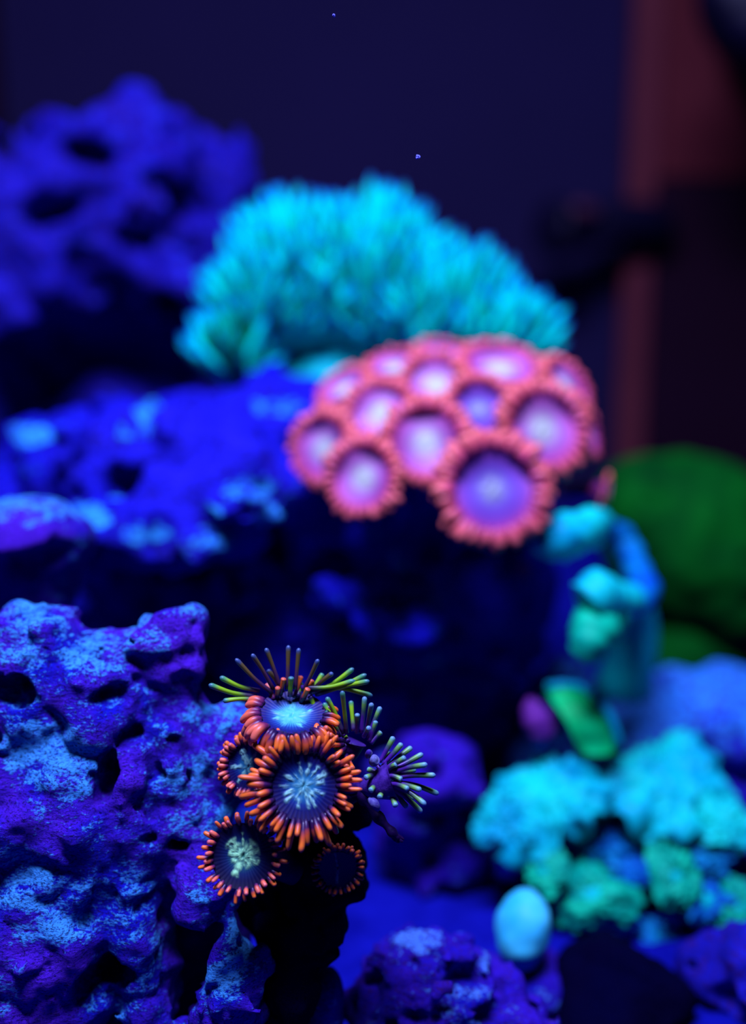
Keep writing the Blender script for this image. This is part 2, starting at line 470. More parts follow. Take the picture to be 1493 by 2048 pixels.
M['pump'] = plain_mat('blue_black_plastic', (0.002, 0.001, 0.010), (0.003, 0.002, 0.016), 0.5, 0.5, 0, 0.2)
M['pump_red'] = plain_mat('dull_red_plastic', (0.06, 0.012, 0.03), (0.07, 0.015, 0.03), 0.5, 0.6, 0, 0.2)

# ------------------------------------------------------------------ the setting
def box(name, c, s, mat, rz=0.0, bevel=0.0):
    x, y, z = (v / 2 for v in s)
    V = [(a * x, b * y, e * z) for a in (-1, 1) for b in (-1, 1) for e in (-1, 1)]
    Fc = [(0, 1, 3, 2), (4, 6, 7, 5), (0, 4, 5, 1), (2, 3, 7, 6), (0, 2, 6, 4), (1, 5, 7, 3)]
    o = link(name, mesh_np(name, V, Fc, False), mat, None, c)
    o.rotation_euler.z = rz
    if bevel:
        b = o.modifiers.new('bevel', 'BEVEL'); b.width = bevel; b.segments = 3
    return o
# sand bed, gently uneven
gx, gy = np.meshgrid(np.linspace(-45, 45, 150), np.linspace(-2, 46, 110), indexing='ij')
pp = np.stack([gx.ravel(), gy.ravel(), np.zeros(gx.size)], 1)
gz = 0.16 * fbm(pp * 0.55, 4, 5) - 0.22 * np.abs(fbm(pp * 0.9, 2, 15))
pp[:, 2] = gz
ii = np.arange(150 * 110).reshape(150, 110)
qq = np.stack([ii[:-1, :-1].ravel(), ii[1:, :-1].ravel(), ii[1:, 1:].ravel(), ii[:-1, 1:].ravel()], 1)
tag(link('floor', mesh_np('floor', pp, qq), M['sand']), 'blue lit sand bed between the rocks', None, None, 'structure')
tag(box('wall_back', (0, 46.6, 22), (110, 0.6, 50), M['wall']), 'dark indigo back wall behind the corals', None, None, 'structure')
a = W(1262, 0, 46); wx = W(1294, 360, 45.6)
post_w = cm(52, 46)
px_ = W(1255, 500, 46).x
tag(box('trim_1', (px_ + 0.02, 45.6, 20), (post_w, 1.0, 46), M['wood_pale'], 0, 0.12), 'red-brown wooden upright in front of the dark wall', None, None, 'structure')
zt = W(1400, 362, 46).z
x0 = px_ + post_w / 2
tag(box('wall_panel_upper', (x0 + 12, 45.9, zt + 13), (24, 0.8, 26), M['wood']), 'red-brown wooden panel beside the upright', None, None, 'structure')
tag(box('wall_panel_lower', (x0 + 12, 45.9, zt / 2 - 0.1), (24, 0.8, zt), M['wood_dark']), 'dark maroon panel below the red-brown one', None, None, 'structure')
xl = W(38, 170, 46).x
zl = W(20, 275, 46).z
tag(box('trim_2', (xl - 4, 45.9, zl + 8.2), (8, 0.8, 16), M['wood_dark']), 'dull red-brown panel at the edge of the wall', None, None, 'structure')

# ------------------------------------------------------------------ rocks
near_adds = [
    blob(75, 1435, 13.1, 185, 235, 0.95), blob(225, 1430, 12.95, 140, 165, 0.8), blob(348, 1350, 12.9, 58, 125, 0.42, -2),
    blob(385, 1242, 12.9, 26, 30, 0.28), blob(320, 1280, 12.95, 75, 48, 0.45, 22), blob(335, 1490, 12.9, 95, 110, 0.6), blob(455, 1510, 12.85, 80, 95, 0.45),
    blob(170, 1650, 13.0, 255, 240, 1.1), blob(70, 1870, 12.9, 230, 230, 1.15), blob(280, 1900, 12.6, 62, 220, 0.6, 6),
    blob(370, 1640, 12.75, 95, 130, 0.5), blob(410, 1775, 12.35, 72, 70, 0.38), blob(460, 1985, 12.25, 75, 135, 0.45, -6),
    blob(430, 2200, 12.6, 140, 190, 0.9), blob(90, 2220, 13.0, 280, 260, 1.3), blob(260, 1950, 13.9, 250, 480, 0.8),
]
near_cuts = [
    blob(205, 1568, 12.0, 26, 62, 0.75, -14), blob(22, 1385, 12.2, 55, 38, 0.5), blob(218, 1402, 12.15, 40, 24, 0.4),
    blob(258, 1478, 12.2, 26, 18, 0.35), blob(385, 1895, 12.5, 58, 40, 1.0, 25), blob(195, 2015, 11.7, 75, 42, 1.1, 30),
    blob(385, 1255, 12.5, 12, 18, 0.25), blob(355, 1690, 12.3, 22, 14, 0.3), blob(222, 1805, 12.0, 13, 12, 0.2), blob(490, 1900, 11.85, 16, 30, 0.12, 10),
    blob(270, 1830, 12.05, 9, 16, 0.2), blob(370, 1310, 12.45, 16, 12, 0.15),
]
rock('live_rock', 'big pitted violet-blue rock with pale crusts beside the orange polyps', M['rock_near'], near_adds, near_cuts, h=0.036, k=0.16, kc=0.05, amp=0.06, freq=2.2, octv=6, pits=220, pit_r=(0.03, 0.10), seed=3, strat=0.015, ridged=0.17, rfreq=2.0,
     crust=[blob(*q) for q in [(50, 1215, 12.4, 90, 45, 1.2), (145, 1225, 12.4, 70, 40, 1.2), (390, 1228, 12.6, 30, 22, .8), (190, 1320, 12.3, 70, 30, 1), (100, 1500, 12.2, 120, 60, 1), (165, 1540, 12.2, 50, 50, 1), (435, 1442, 12.5, 75, 30, 1),
            (375, 1560, 12.3, 50, 40, 1), (400, 1645, 12.3, 65, 35, 1), (65, 1770, 12.0, 55, 45, 1), (100, 1855, 12.0, 70, 30, 1), (20, 1970, 12.0, 45, 45, 1), (485, 1885, 12.0, 30, 50, 1), (440, 1940, 12.0, 40, 30, 1), (20, 1290, 12.3, 70, 35, 1), (300, 1275, 12.6, 70, 25, 1), (400, 1790, 12.0, 30, 20, 1), (320, 1920, 12.1, 18, 50, 1)]])
rock('live_rock', 'dark rock block with a pale crusted top, behind the big pitted rock', M['rock_near'],
     [blob(50, 1075, 15.0, 135, 78, 0.9), blob(30, 1160, 15.4, 130, 120, 0.8), blob(20, 1500, 15.9, 130, 420, 0.8), blob(20, 2000, 15.9, 150, 300, 0.9)],
     [blob(80, 1150, 14.0, 150, 65, 0.75), blob(170, 1110, 14.4, 40, 30, 0.4)], h=0.06, amp=0.07, freq=1.8, octv=5, pits=60, pit_r=(0.05, 0.14), seed=5, crust=[blob(60, 1015, 14.6, 120, 28, 1.0), blob(150, 1015, 14.6, 30, 30, 1.0)])
mid_adds = [
    blob(330, 925, 19.6, 330, 120, 2.4, -4), blob(470, 985, 17.9, 150, 105, 1.4), blob(300, 1040, 17.6, 170, 85, 1.1), blob(590, 890, 20.8, 180, 130, 1.6),
    blob(420, 1085, 17.0, 90, 60, 0.7), blob(900, 880, 19.7, 250, 170, 1.0), blob(660, 1050, 18.9, 100, 60, 0.7), blob(860, 1000, 19.6, 200, 130, 1.0),
    blob(700, 1290, 20.6, 380, 330, 1.5), blob(500, 1700, 20.8, 300, 380, 1.2), blob(980, 1250, 20.2, 120, 190, 0.9), blob(120, 1300, 20.0, 250, 420, 2.0),
    blob(670, 1195, 18.0, 50, 45, 0.7), blob(830, 1265, 18.0, 75, 32, 0.6, 15), blob(480, 1160, 18.9, 50, 40, 0.7), blob(755, 1130, 19.0, 60, 50, 0.6),
]
rock('live_rock', 'broad blue ledge rock with cyan patches carrying the pink polyps', M['rock_mid'], mid_adds,
     [blob(330, 1180, 17.8, 130, 60, 1.2), blob(560, 1090, 16.9, 40, 20, 0.6), blob(880, 1110, 18.4, 130, 80, 1.0), blob(250, 960, 17.6, 45, 40, 0.8), blob(560, 880, 18.4, 40, 40, 0.7)],
     h=0.085, k=0.3, kc=0.12, amp=0.12, freq=1.3, octv=5, pits=110, pit_r=(0.12, 0.4), seed=8, ridged=0.5, rfreq=1.0,
     crust=[blob(*q) for q in [(500, 975, 17.0, 55, 26, 2.0), (540, 1030, 17.0, 38, 42, 2.0), (412, 1080, 16.8, 60, 30, 2.0), (385, 1112, 16.8, 26, 24, 2), (315, 828, 20, 50, 24, 3), (440, 1000, 17.4, 26, 22, 2), (200, 1020, 17.5, 60, 20, 2), (60, 870, 19, 60, 18, 3), (560, 800, 20.5, 60, 20, 2), (300, 1060, 17, 60, 18, 2)]])
far_adds = [
    blob(330, 345, 25.5, 150, 130, 1.8), blob(200, 420, 25, 210, 170, 1.9), blob(60, 470, 24.6, 170, 200, 1.8), blob(415, 450, 25.6, 85, 150, 1.4),
    blob(60, 570, 24.0, 120, 95, 1.2), blob(140, 630, 24.0, 38, 30, 0.5), blob(300, 560, 25.2, 140, 110, 1.4),
    blob(200, 950, 27.2, 330, 480, 1.5), blob(300, 1400, 27.5, 420, 500, 1.8), blob(400, 580, 25.3, 75, 60, 0.8),
]
far_cuts = [blob(175, 310, 23.6, 55, 38, 1.0, -30), blob(370, 400, 23.9, 75, 38, 1.2, -35), blob(110, 425, 23.0, 60, 25, 0.8, 20), blob(250, 760, 24.4, 260, 130, 2.0), blob(280, 480, 23.8, 40, 28, 0.8), blob(30, 300, 24, 40, 25, 1.0)]
rock('live_rock', 'tall bare blue rock with black hollows beside the turquoise finger coral', M['rock_far'], far_adds, far_cuts,
     h=0.13, k=0.35, kc=0.15, amp=0.15, freq=1.1, octv=4, pits=80, pit_r=(0.15, 0.5), seed=11, ridged=0.6, rfreq=0.8)
rock('rubble_rock', 'low violet rock rising from the sand at the bottom edge', M['rock_low'],
     [blob(850, 1985, 13.4, 150, 118, 0.7), blob(960, 2010, 13.6, 110, 90, 0.6), blob(780, 2080, 13.3, 90, 130, 0.6), blob(1040, 2080, 13.6, 75, 95, 0.5), blob(900, 2250, 13.6, 230, 240, 0.9), blob(1105, 2085, 13.5, 35, 42, 0.3)],
     [blob(940, 1985, 12.9, 60, 24, 0.4, -12), blob(990, 2040, 12.9, 50, 30, 0.4), blob(740, 2010, 12.7, 45, 60, 0.5), blob(830, 2050, 12.7, 30, 18, 0.3)],
     h=0.045, k=0.12, kc=0.05, amp=0.075, freq=2.4, octv=5, pits=110, pit_r=(0.05, 0.15), seed=14, ridged=0.2, rfreq=2.4, crust=[blob(922, 1872, 13.2, 24, 16, .8), blob(830, 1880, 13.2, 60, 14, .8), blob(985, 1935, 13.2, 20, 14, .8), blob(920, 2030, 13, 20, 15, .8)])
rock('rubble_rock', 'small smooth violet stone between the dark stem and the low violet rock', M['rock_low'],
     [blob(645, 2010, 13.0, 42, 80, 0.3, -8), blob(630, 2200, 13.1, 70, 200, 0.4)], [], h=0.05, k=0.2, amp=0.03, freq=2, octv=4, seed=15)
rock('rubble_rock', 'blurred violet-blue rock standing behind the green-tipped polyps', M['rock_low'],
     [blob(860, 1550, 17.6, 105, 80, 0.8), blob(820, 1620, 17.8, 80, 90, 0.8), blob(880, 1720, 18.4, 120, 150, 1.0)], [], h=0.08, k=0.25, amp=0.12, freq=1.3, octv=4, pits=20, pit_r=(0.1, 0.2), seed=17, ridged=.3, rfreq=1.2)
rock('rubble_rock', 'pale blue sloping rock below the deep green coral head', M['rock_right'],
     [blob(1390, 1450, 20.6, 260, 105, 1.6, 8), blob(1250, 1480, 20.0, 140, 90, 1.2), blob(1420, 1620, 21, 330, 220, 1.4), blob(1130, 1380, 21.5, 70, 70, 0.8), blob(1120, 1560, 21.4, 130, 240, 1.0)],
     [blob(1270, 1440, 19.2, 35, 18, 0.6), blob(1330, 1465, 19.0, 35, 14, 0.5)], h=0.1, k=0.35, amp=0.12, freq=1.0, octv=4, pits=30, pit_r=(0.1, 0.3), seed=19, ridged=.35, rfreq=.9)
rock('rubble_rock', 'blue rock holding the ruffled turquoise mushroom corals', M['rock_far'],  # darker rock material chosen to put this rock's shade into its colour
     [blob(1300, 1690, 18.6, 280, 150, 1.3), blob(1130, 1660, 18.4, 130, 100, 0.9), blob(1440, 1830, 17.8, 170, 150, 1.1), blob(1485, 1990, 15.0, 85, 170, 0.7), blob(1450, 1960, 15.4, 100, 80, 0.7), blob(1400, 2000, 19.0, 250, 320, 1.0)],
     [blob(1230, 1930, 17.3, 160, 90, 1.4)], h=0.09, k=0.3, amp=0.12, freq=1.2, octv=4, pits=40, pit_r=(0.1, 0.3), seed=23, ridged=.35, rfreq=.9)

# ------------------------------------------------------------------ near polyps
def frame(n):
    n = n.normalized()
    e1 = (RT - n * RT.dot(n))
    e1 = e1.normalized() if e1.length > 0.15 else (FW - n * FW.dot(n)).normalized()
    return e1, n.cross(e1), n
def disc_mesh(name, c, n, R, seed, cup=0.12, star=(), core=0.22, nlines=44, squash=1.0, nr=26, na=132, wav=0.0):
    e1, e2, n = frame(n)
    rs = random.Random(seed)
    ph = [rs.uniform(0, 6.28) for _ in range(4)]
    V, r_, pat, ln = [], [], [], []
    gi, gj = np.meshgrid(np.arange(nr + 1) / nr, np.arange(na) * 2 * math.pi / na, indexing='ij')
    gp = np.stack([gi * np.cos(gj) * 7, gi * np.sin(gj) * 7, np.full(gi.shape, seed * 5.3)], -1).reshape(-1, 3)
    warp, blot = fbm(gp, 3, seed), fbm(gp * 1.7 + 9, 2, seed + 5)
    for i in range(nr + 1):
        r = i / nr
        for j in range(na):
            a = 2 * math.pi * j / na
            line = 0.5 + 0.5 * math.sin(a * nlines / 1.0 + ph[0])
            p = 0.0
            for (sa, s0, sl, sw) in star:
                if r < s0 - 0.12 or r > sl + 0.1: continue
                da = abs((a - math.radians(sa) + math.pi) % (2 * math.pi) - math.pi) * max(r, 0.05) + 0.03 * warp[i * na + j]
                wid = sw * (1.0 + 0.5 * math.sin(13 * r + sa) ** 2)
                v = max(0.0, 1 - (da / wid) ** 2) * min(1.0, max(0.0, (r - s0) / 0.12 + 1)) * min(1.0, max(0.0, 1 - (r - sl) / 0.08))
                p = max(p, v)
            cr = core * (1 + 0.25 * math.sin(5 * a + ph[1]) + 0.15 * math.sin(9 * a + ph[2]))
            p = max(p, 0.5 * min(1.0, max(0.0, (cr - r) / 0.2)))
            p *= min(1.0, max(0.25, 0.9 + 0.8 * blot[i * na + j]))
            mouth = math.exp(-((r * math.cos(a - 1.2) / 0.09) ** 2 + (r * math.sin(a - 1.2) / 0.045) ** 2))
            p *= 1 - 0.8 * mouth
            z = cup * (r ** 2) + 0.018 * line * r * (1 if r > 0.25 else 0) + 0.035 * p - 0.07 * mouth + 0.05 * math.exp(-(r / 0.16) ** 2) + wav * r * r * math.sin(3 * a + ph[3])
            V.append(c + (e1 * math.cos(a) + e2 * math.sin(a) * squash) * (r * R) + n * (z * R))
            r_.append(r); pat.append(p); ln.append(line * min(1, r * 2))
    Fc = []
    for i in range(nr):
        for j in range(na):
            a, b = i * na + j, i * na + (j + 1) % na
            Fc.append((a, a + na, b + na, b))
    return V, np.array(Fc), {'r': r_, 'pat': pat, 'line': ln}

def sub(V, base):
    return [v - base for v in V]
def add_tent(parent, base, pts, r, mat, sides=9, n=13, prof=None):
    us = [1 - (1 - i / (n - 1)) ** 1.7 for i in range(n)]
    P = smooth_path(pts, us)
    V, Fc, t = tube(P, finger_profile(us, r, **(prof or {})), sides)
    t = [us[min(i // sides, n - 1)] for i in range(n * sides)] + t[n * sides:]
    return link('tentacle', mesh_np('tentacle', sub(V, base), Fc, True, {'t': t}), mat, parent)

def near_polyp(label, c, n, R, base, dmat, rings, star=(), core=0.22, cup=0.12, seed=0, colmat='column', mod=None, squash=1.0, col_r=0.5, nlines=44, wav=0.03):
    d = c[2]
    ctr = W(*c); R = cm(R, d); bw = W(*base)
    t = thing('zoanthid_polyp', bw, label, 'coral polyp', 'zoanthid polyps on the dark stem')
    nn = CV(*n); e1, e2, nn = frame(nn)
    V, Fc, at = disc_mesh('oral_disc', ctr, nn, R, seed, cup, star, core, squash=squash, nlines=nlines, wav=wav)
    link('oral_disc', mesh_np('oral_disc', sub(V, bw), Fc, True, at), M[dmat], t)
    # column widening into the cup that carries the disc
    P = smooth_path([bw, bw.lerp(ctr - nn * R * 0.9, 0.55), ctr - nn * R * 0.75, ctr + nn * R * (cup - 0.03)], 16)
    rad = []
    for i in range(16):
        s = i / 15
        rad.append(R * (col_r + (0.98 - col_r) * max(0, (s - 0.35) / 0.65) ** 1.5))
    V, Fc, tt = tube(P, rad, 28)
    Fc = Fc[:15 * 28]
    link('column', mesh_np('column', sub(V, bw), Fc, True), M[colmat], t)
    rs = random.Random(seed + 100)
    for (cnt, r0, el, curl, ln, rd, off, mk) in rings:
        for i in range(cnt):
            a = 360.0 * (i + off) / cnt + rs.uniform(-4, 4)
            e, cu, L, r, mm = el + rs.uniform(-16, 14), curl + rs.uniform(-28, 22), ln * rs.uniform(0.78, 1.15), rd * rs.uniform(0.82, 1.15), mk
            if mod:
                q = mod(a, e, cu, L, r, mm)
                if q is None: continue
                e, cu, L, r, mm = q
            ar = math.radians(a)
            rdl = e1 * math.cos(ar) + e2 * math.sin(ar) * squash
            tg = -e1 * math.sin(ar) + e2 * math.cos(ar)
            p = ctr + rdl * R * r0 + nn * R * (cup - 0.02)
            sw = rs.uniform(-0.22, 0.22)
            pts = [p - rdl * R * 0.05]
            for k in range(5):
                ee = math.radians(e + cu * (k + 0.5) / 5)
                pts.append(pts[-1] + (rdl * math.cos(ee) + nn * math.sin(ee) + tg * sw * (k / 5)) * cm(L, d) / 5)
            add_tent(t, bw, pts, cm(r, d), M[mm], prof=dict(base=0.7, mid=1.0, tip=0.8))
    return t, bw, ctr
def Z(zx, zy):
    return 380 + zx / 2.871, 1260 + zy / 2.871
def px_tent(t, bw, start, tip, d0, d1, r, mat, mid=None, bend=0.0, prof=None):
    """a single long tentacle from the rim to its tip; all places are points of the tank"""
    a, b = W(*Z(*start), d0), W(*Z(*tip), d1)
    m = a.lerp(b, 0.5) + UP * bend * (b - a).length
    return add_tent(t, bw, [a, m, b], cm(r, d0), M[mat], n=15, prof=prof or dict(base=1.0, mid=0.85, tip=1.15, round_from=0.92))

SB = (612, 1690, 12.15)                        # where the colony grips its stem
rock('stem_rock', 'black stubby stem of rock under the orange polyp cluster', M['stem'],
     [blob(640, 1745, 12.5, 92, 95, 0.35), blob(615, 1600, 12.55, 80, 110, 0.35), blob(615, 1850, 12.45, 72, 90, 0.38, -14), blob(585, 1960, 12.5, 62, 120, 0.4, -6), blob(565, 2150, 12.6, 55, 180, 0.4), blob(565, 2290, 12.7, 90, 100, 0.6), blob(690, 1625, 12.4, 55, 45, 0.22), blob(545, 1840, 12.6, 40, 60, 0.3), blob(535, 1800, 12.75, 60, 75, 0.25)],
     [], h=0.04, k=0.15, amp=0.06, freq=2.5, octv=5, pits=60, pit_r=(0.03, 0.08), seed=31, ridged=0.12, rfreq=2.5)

# front and centre: faces the viewer
starB = [(75, .38, .62, .05), (102, .40, .66, .05), (52, .42, .66, .05), (30, .40, .70, .085), (12, .42, .56, .07), (338, .40, .60, .06), (318, .30, .45, .05), (152, .40, .62, .07), (180, .50, .68, .05), (203, .38, .58, .06), (220, .46, .66, .05), (254, .44, .60, .06), (283, .25, .62, .05), (300, .35, .66, .045), (128, .25, .40, .04), (238, .2, .4, .04)]
def modB(a, e, cu, L, r, m):
    a %= 360
    if 105 < a < 215: return e + 8, cu - 25, L * 1.05, r * 1.12, m
    if a < 50 or a > 320: return e + 6, cu + 25, L * 0.82, r * 0.9, m
    return e, cu, L, r, m
near_polyp('largest orange-fringed polyp facing the viewer with a teal star disc', (608, 1572, 11.5), (0.06, 0.20, 0.98), 68, (622, 1650, 12.1), 'disc_center',
           [(30, 1.0, 48, -40, 46, 6.0, 0.0, 't_orange'), (30, 1.03, 10, -30, 58, 6.2, 0.5, 't_orange')], starB, 0.30, 0.10, 1, mod=modB)
# top: looks up, long back tentacles
def modA(a, e, cu, L, r, m):
    a %= 360
    if 25 < a < 150: return None
    if 150 <= a < 235: return e + 5, cu - 40, L * 1.02, r * 1.2, 't_pinkorange'
    if a >= 320 or a <= 25: return e, cu, L * 0.8, r * 0.85, m
    return e - 5, cu - 45, L, r * 1.05, m
tA, bA, cA = near_polyp('topmost polyp tilted upwards with a cyan disc and long raised tentacles', (584, 1432, 11.85), (0.06, 0.86, 0.50), 66, (600, 1530, 12.2), 'disc_cyan',
           [(30, 1.0, 30, -70, 46, 6.8, 0.0, 't_orange'), (30, 1.04, -12, -60, 50, 6.8, 0.5, 't_orange')],
           [(20, .4, .6, .05), (200, .4, .55, .07), (300, .4, .6, .07)], 0.5, 0.14, 2, mod=modA)
for s, e, r, mk, b in [((470, 360), (262, 165), 4.6, 't_brown', -.04), ((480, 340), (356, 138), 4.6, 't_brown', .03), ((520, 330), (436, 104), 4.6, 't_brown', .02), ((560, 340), (566, 88), 4.8, 't_brown', 0),
                       ((605, 340), (626, 104), 4.6, 't_brown', 0), ((650, 350), (738, 168), 4.4, 't_brown', -.02), ((535, 360), (446, 228), 4.6, 't_brown', .05), ((575, 380), (582, 268), 5.5, 't_green', 0), ((620, 380), (637, 302), 5.2, 't_green', 0),
                       ((690, 360), (822, 246), 4.6, 't_brown', .04), ((380, 380), (108, 314), 5.2, 't_green', -.05), ((400, 350), (172, 270), 5.0, 't_green', -.06), ((390, 400), (190, 408), 4.8, 't_green', .04),
                       ((690, 370), (765, 250), 5.0, 't_green', .03), ((700, 360), (942, 220), 4.8, 't_green', -.06), ((720, 370), (1015, 255), 4.8, 't_green', -.04), ((730, 370), (1032, 293), 5.0, 't_green', .02),
                       ((640, 330), (950, 290), 5.0, 't_green', -.06), ((700, 345), (1050, 378), 4.8, 't_green', .07), ((690, 380), (717, 455), 5.6, 't_green', .1),
                       ((520, 370), (540, 275), 5.2, 't_orange', 0), ((600, 390), (640, 262), 5.0, 't_orange', 0), ((650, 400), (705, 285), 5.2, 't_orange', 0), ((480, 400), (440, 310), 5.6, 't_pinkorange', .1), ((640, 410), (680, 335), 5.6, 't_orange', .0), ((500, 390), (505, 330), 5.0, 't_orange', 0)]:
    px_tent(tA, bA, s, e, 12.0 + rnd.uniform(-0.03, 0.03), 12.0 + rnd.uniform(-.15, .12), r, mk, bend=b)
# half hidden at the rock
near_polyp('small polyp half hidden between the centre polyp and the pitted rock', (498, 1533, 11.95), (-0.25, 0.10, 0.95), 46, (585, 1600, 12.3), 'disc_center',
           [(26, 1.0, 48, -30, 20, 5.2, 0.0, 't_pinkorange'), (26, 1.05, 15, -25, 23, 5.0, 0.5, 't_orange')],
           [(60, .1, .7, .08), (112, .2, .75, .13), (182, .35, .75, .09), (235, .3, .8, .08), (285, .2, .6, .08)], 0.28, 0.1, 3)
# lower
near_polyp('lower polyp with a yellow-green star disc and short orange fringe', (487, 1711, 11.6), (-0.08, 0.16, 0.98), 64, (590, 1740, 12.2), 'disc_green',
           [(23, 1.0, 58, -25, 24, 4.9, 0.0, 't_pinkorange'), (23, 1.05, 26, -25, 27, 5.0, 0.5, 't_orange')],
           [(20, .1, .50, .12), (48, .1, .52, .16), (92, .1, .66, .03), (135, .1, .58, .18), (170, .1, .42, .12), (205, .1, .36, .10), (248, .1, .62, .10), (300, .1, .36, .14), (338, .1, .5, .12)], 0.36, 0.12, 4)
# in the shade below
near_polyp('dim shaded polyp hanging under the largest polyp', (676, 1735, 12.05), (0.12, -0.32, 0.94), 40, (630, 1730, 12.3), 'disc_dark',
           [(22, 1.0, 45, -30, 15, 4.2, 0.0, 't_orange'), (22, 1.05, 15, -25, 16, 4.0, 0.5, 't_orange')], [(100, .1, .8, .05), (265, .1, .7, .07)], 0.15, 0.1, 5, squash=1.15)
# right, upper: violet with green tips, seen from the side
tE, bE, cE = near_polyp('upright violet polyp with yellow-green tentacles behind the largest polyp', (704, 1488, 11.95), (0.30, 0.90, 0.05), 28, (650, 1570, 12.3), 'disc_violet', [], [], 0.2, 0.16, 6, colmat='column')
for s, e, b in [((880, 590), (785, 385), .06), ((860, 600), (768, 418), .05), ((900, 590), (875, 350), .02), ((985, 590), (1005, 382), .0), ((1010, 600), (1045, 420), .02), ((1020, 620), (1096, 440), .02), ((1040, 650), (1100, 585), .05),
                ((870, 610), (780, 462), .05), ((940, 580), (925, 405), .0), ((960, 590), (962, 480), 0), ((890, 610), (800, 500), .04), ((1030, 640), (1070, 520), .0), ((850, 610), (730, 505), .03), ((850, 640), (728, 560), .02), ((870, 650), (725, 615), .04),
                ((910, 640), (880, 605), .1), ((900, 660), (830, 690), .1), ((930, 660), (870, 710), .1), ((1000, 610), (1030, 560), 0)]:
    px_tent(tE, bE, s, e, 11.85, 11.85 + rnd.uniform(-.22, .15), 4.9, 't_green' if e[0] < 950 else 't_violet', bend=b)
for s_, e_ in [((870, 640), (800, 600)), ((880, 660), (812, 660)), ((890, 680), (838, 720)), ((850, 600), (775, 560)), ((900, 720), (900, 790)), ((910, 740), (935, 800)), ((905, 760), (905, 740))]:
    px_tent(tE, bE, s_, e_, 11.8, 11.6, 5.4, 't_orange')
# far right: side-on, fan of tentacles
tF, bF, cF = near_polyp('side-on violet polyp fanning pale green tentacle tips towards open water', (782, 1562, 11.75), (0.88, 0.30, 0.12), 44, (690, 1575, 12.2), 'disc_violet', [], [], 0.2, 0.16, 7, colmat='column_violet', squash=1.0, col_r=0.40)
for s, e, b in [((1090, 760), (1172, 612), 0), ((1110, 770), (1220, 650), -.02), ((1130, 790), (1276, 672), .02), ((1140, 810), (1340, 710), -.02), ((1150, 820), (1365, 772), .03), ((1160, 850), (1412, 834), .03), ((1170, 870), (1430, 942), .05),
                ((1160, 890), (1356, 1005), .08), ((1150, 910), (1334, 1048), .08), ((1140, 880), (1258, 915), .06), ((1120, 900), (1088, 965), .0), ((1140, 910), (1185, 1015), .0), ((1130, 900), (1250, 1020), .05), ((1090, 880), (1035, 925), .05),
                ((1080, 830), (1005, 850), .05), ((1120, 800), (1240, 730), 0), ((1150, 840), (1300, 800), .02), ((1150, 880), (1330, 920), .05), ((1130, 850), (1060, 890), 0), ((1160, 900), (1290, 970), .05), ((1110, 790), (1150, 700), 0), ((1100, 840), (1020, 800), .08), ((1120, 870), (1060, 930), 0), ((1110, 860), (1150, 960), .05), ((1120, 820), (1190, 770), .1), ((1120, 840), (1220, 860), .1), ((1090, 800), (1060, 760), .1)]:
    px_tent(tF, bF, s, e, 11.72, 11.72 + rnd.uniform(-.2, .15), 5.4, 't_violet', bend=b, prof=dict(base=0.7, mid=0.95, tip=1.1, round_from=0.92))
for k, (x, y, r) in enumerate([(1062, 745, 11), (1130, 838, 7), (1030, 705, 7)]):
    V, Fc, t = tube(smooth_path([W(*Z(x - 10, y + 25), 11.7), W(*Z(x, y), 11.62), W(*Z(x + 12, y - 6), 11.6)], 9), [cm(r, 11.6) * v for v in (.5, .8, .97, 1, 1, .95, .8, .55, .15)], 12)
    link('fold', mesh_np('fold', sub(V, bF), Fc, True), M['column_pale'], tF)
# closed polyp drooping to the side
bt = W(690, 1600, 12.15)
t = thing('zoanthid_polyp', bt, 'closed drooping polyp, a dark violet stick below the green-tipped fan', 'coral polyp', 'zoanthid polyps on the dark stem')
P = smooth_path([bt, W(730, 1592, 11.85), W(752, 1628, 11.75), W(778, 1657, 11.72), W(797, 1678, 11.72)], 26)
V, Fc, tt = tube(P, [cm(17 * (0.8 + 0.2 * math.cos(i * 0.9)) * (1 - 0.45 * i / 25) * (1.35 if 5 < i < 12 else 1), 11.8) for i in range(26)], 14)
link('column', mesh_np('column', sub(V, bt), Fc, True), M['column'], t)
V, Fc, tt = tube(smooth_path([W(738, 1597, 11.62), W(750, 1608, 11.58), W(757, 1622, 11.6)], 8), [cm(v, 11.6) for v in (3, 7, 9, 10, 9, 8, 6, 2)], 10)
link('fold', mesh_np('fold', sub(V, bt), Fc, True), M['column_pale'], t)
for a in range(9):
    b0 = W(788 + 7 * math.cos(a), 1669 + 5 * math.sin(a), 11.72); add_tent(t, bt, [b0, b0 + CV(.7, -.7, .1) * .03, b0 + CV(.75 + .2 * math.cos(a), -.7, .2 * math.sin(a * 2)) * .09], cm(3, 11.7), M['column'], n=6, sides=6)

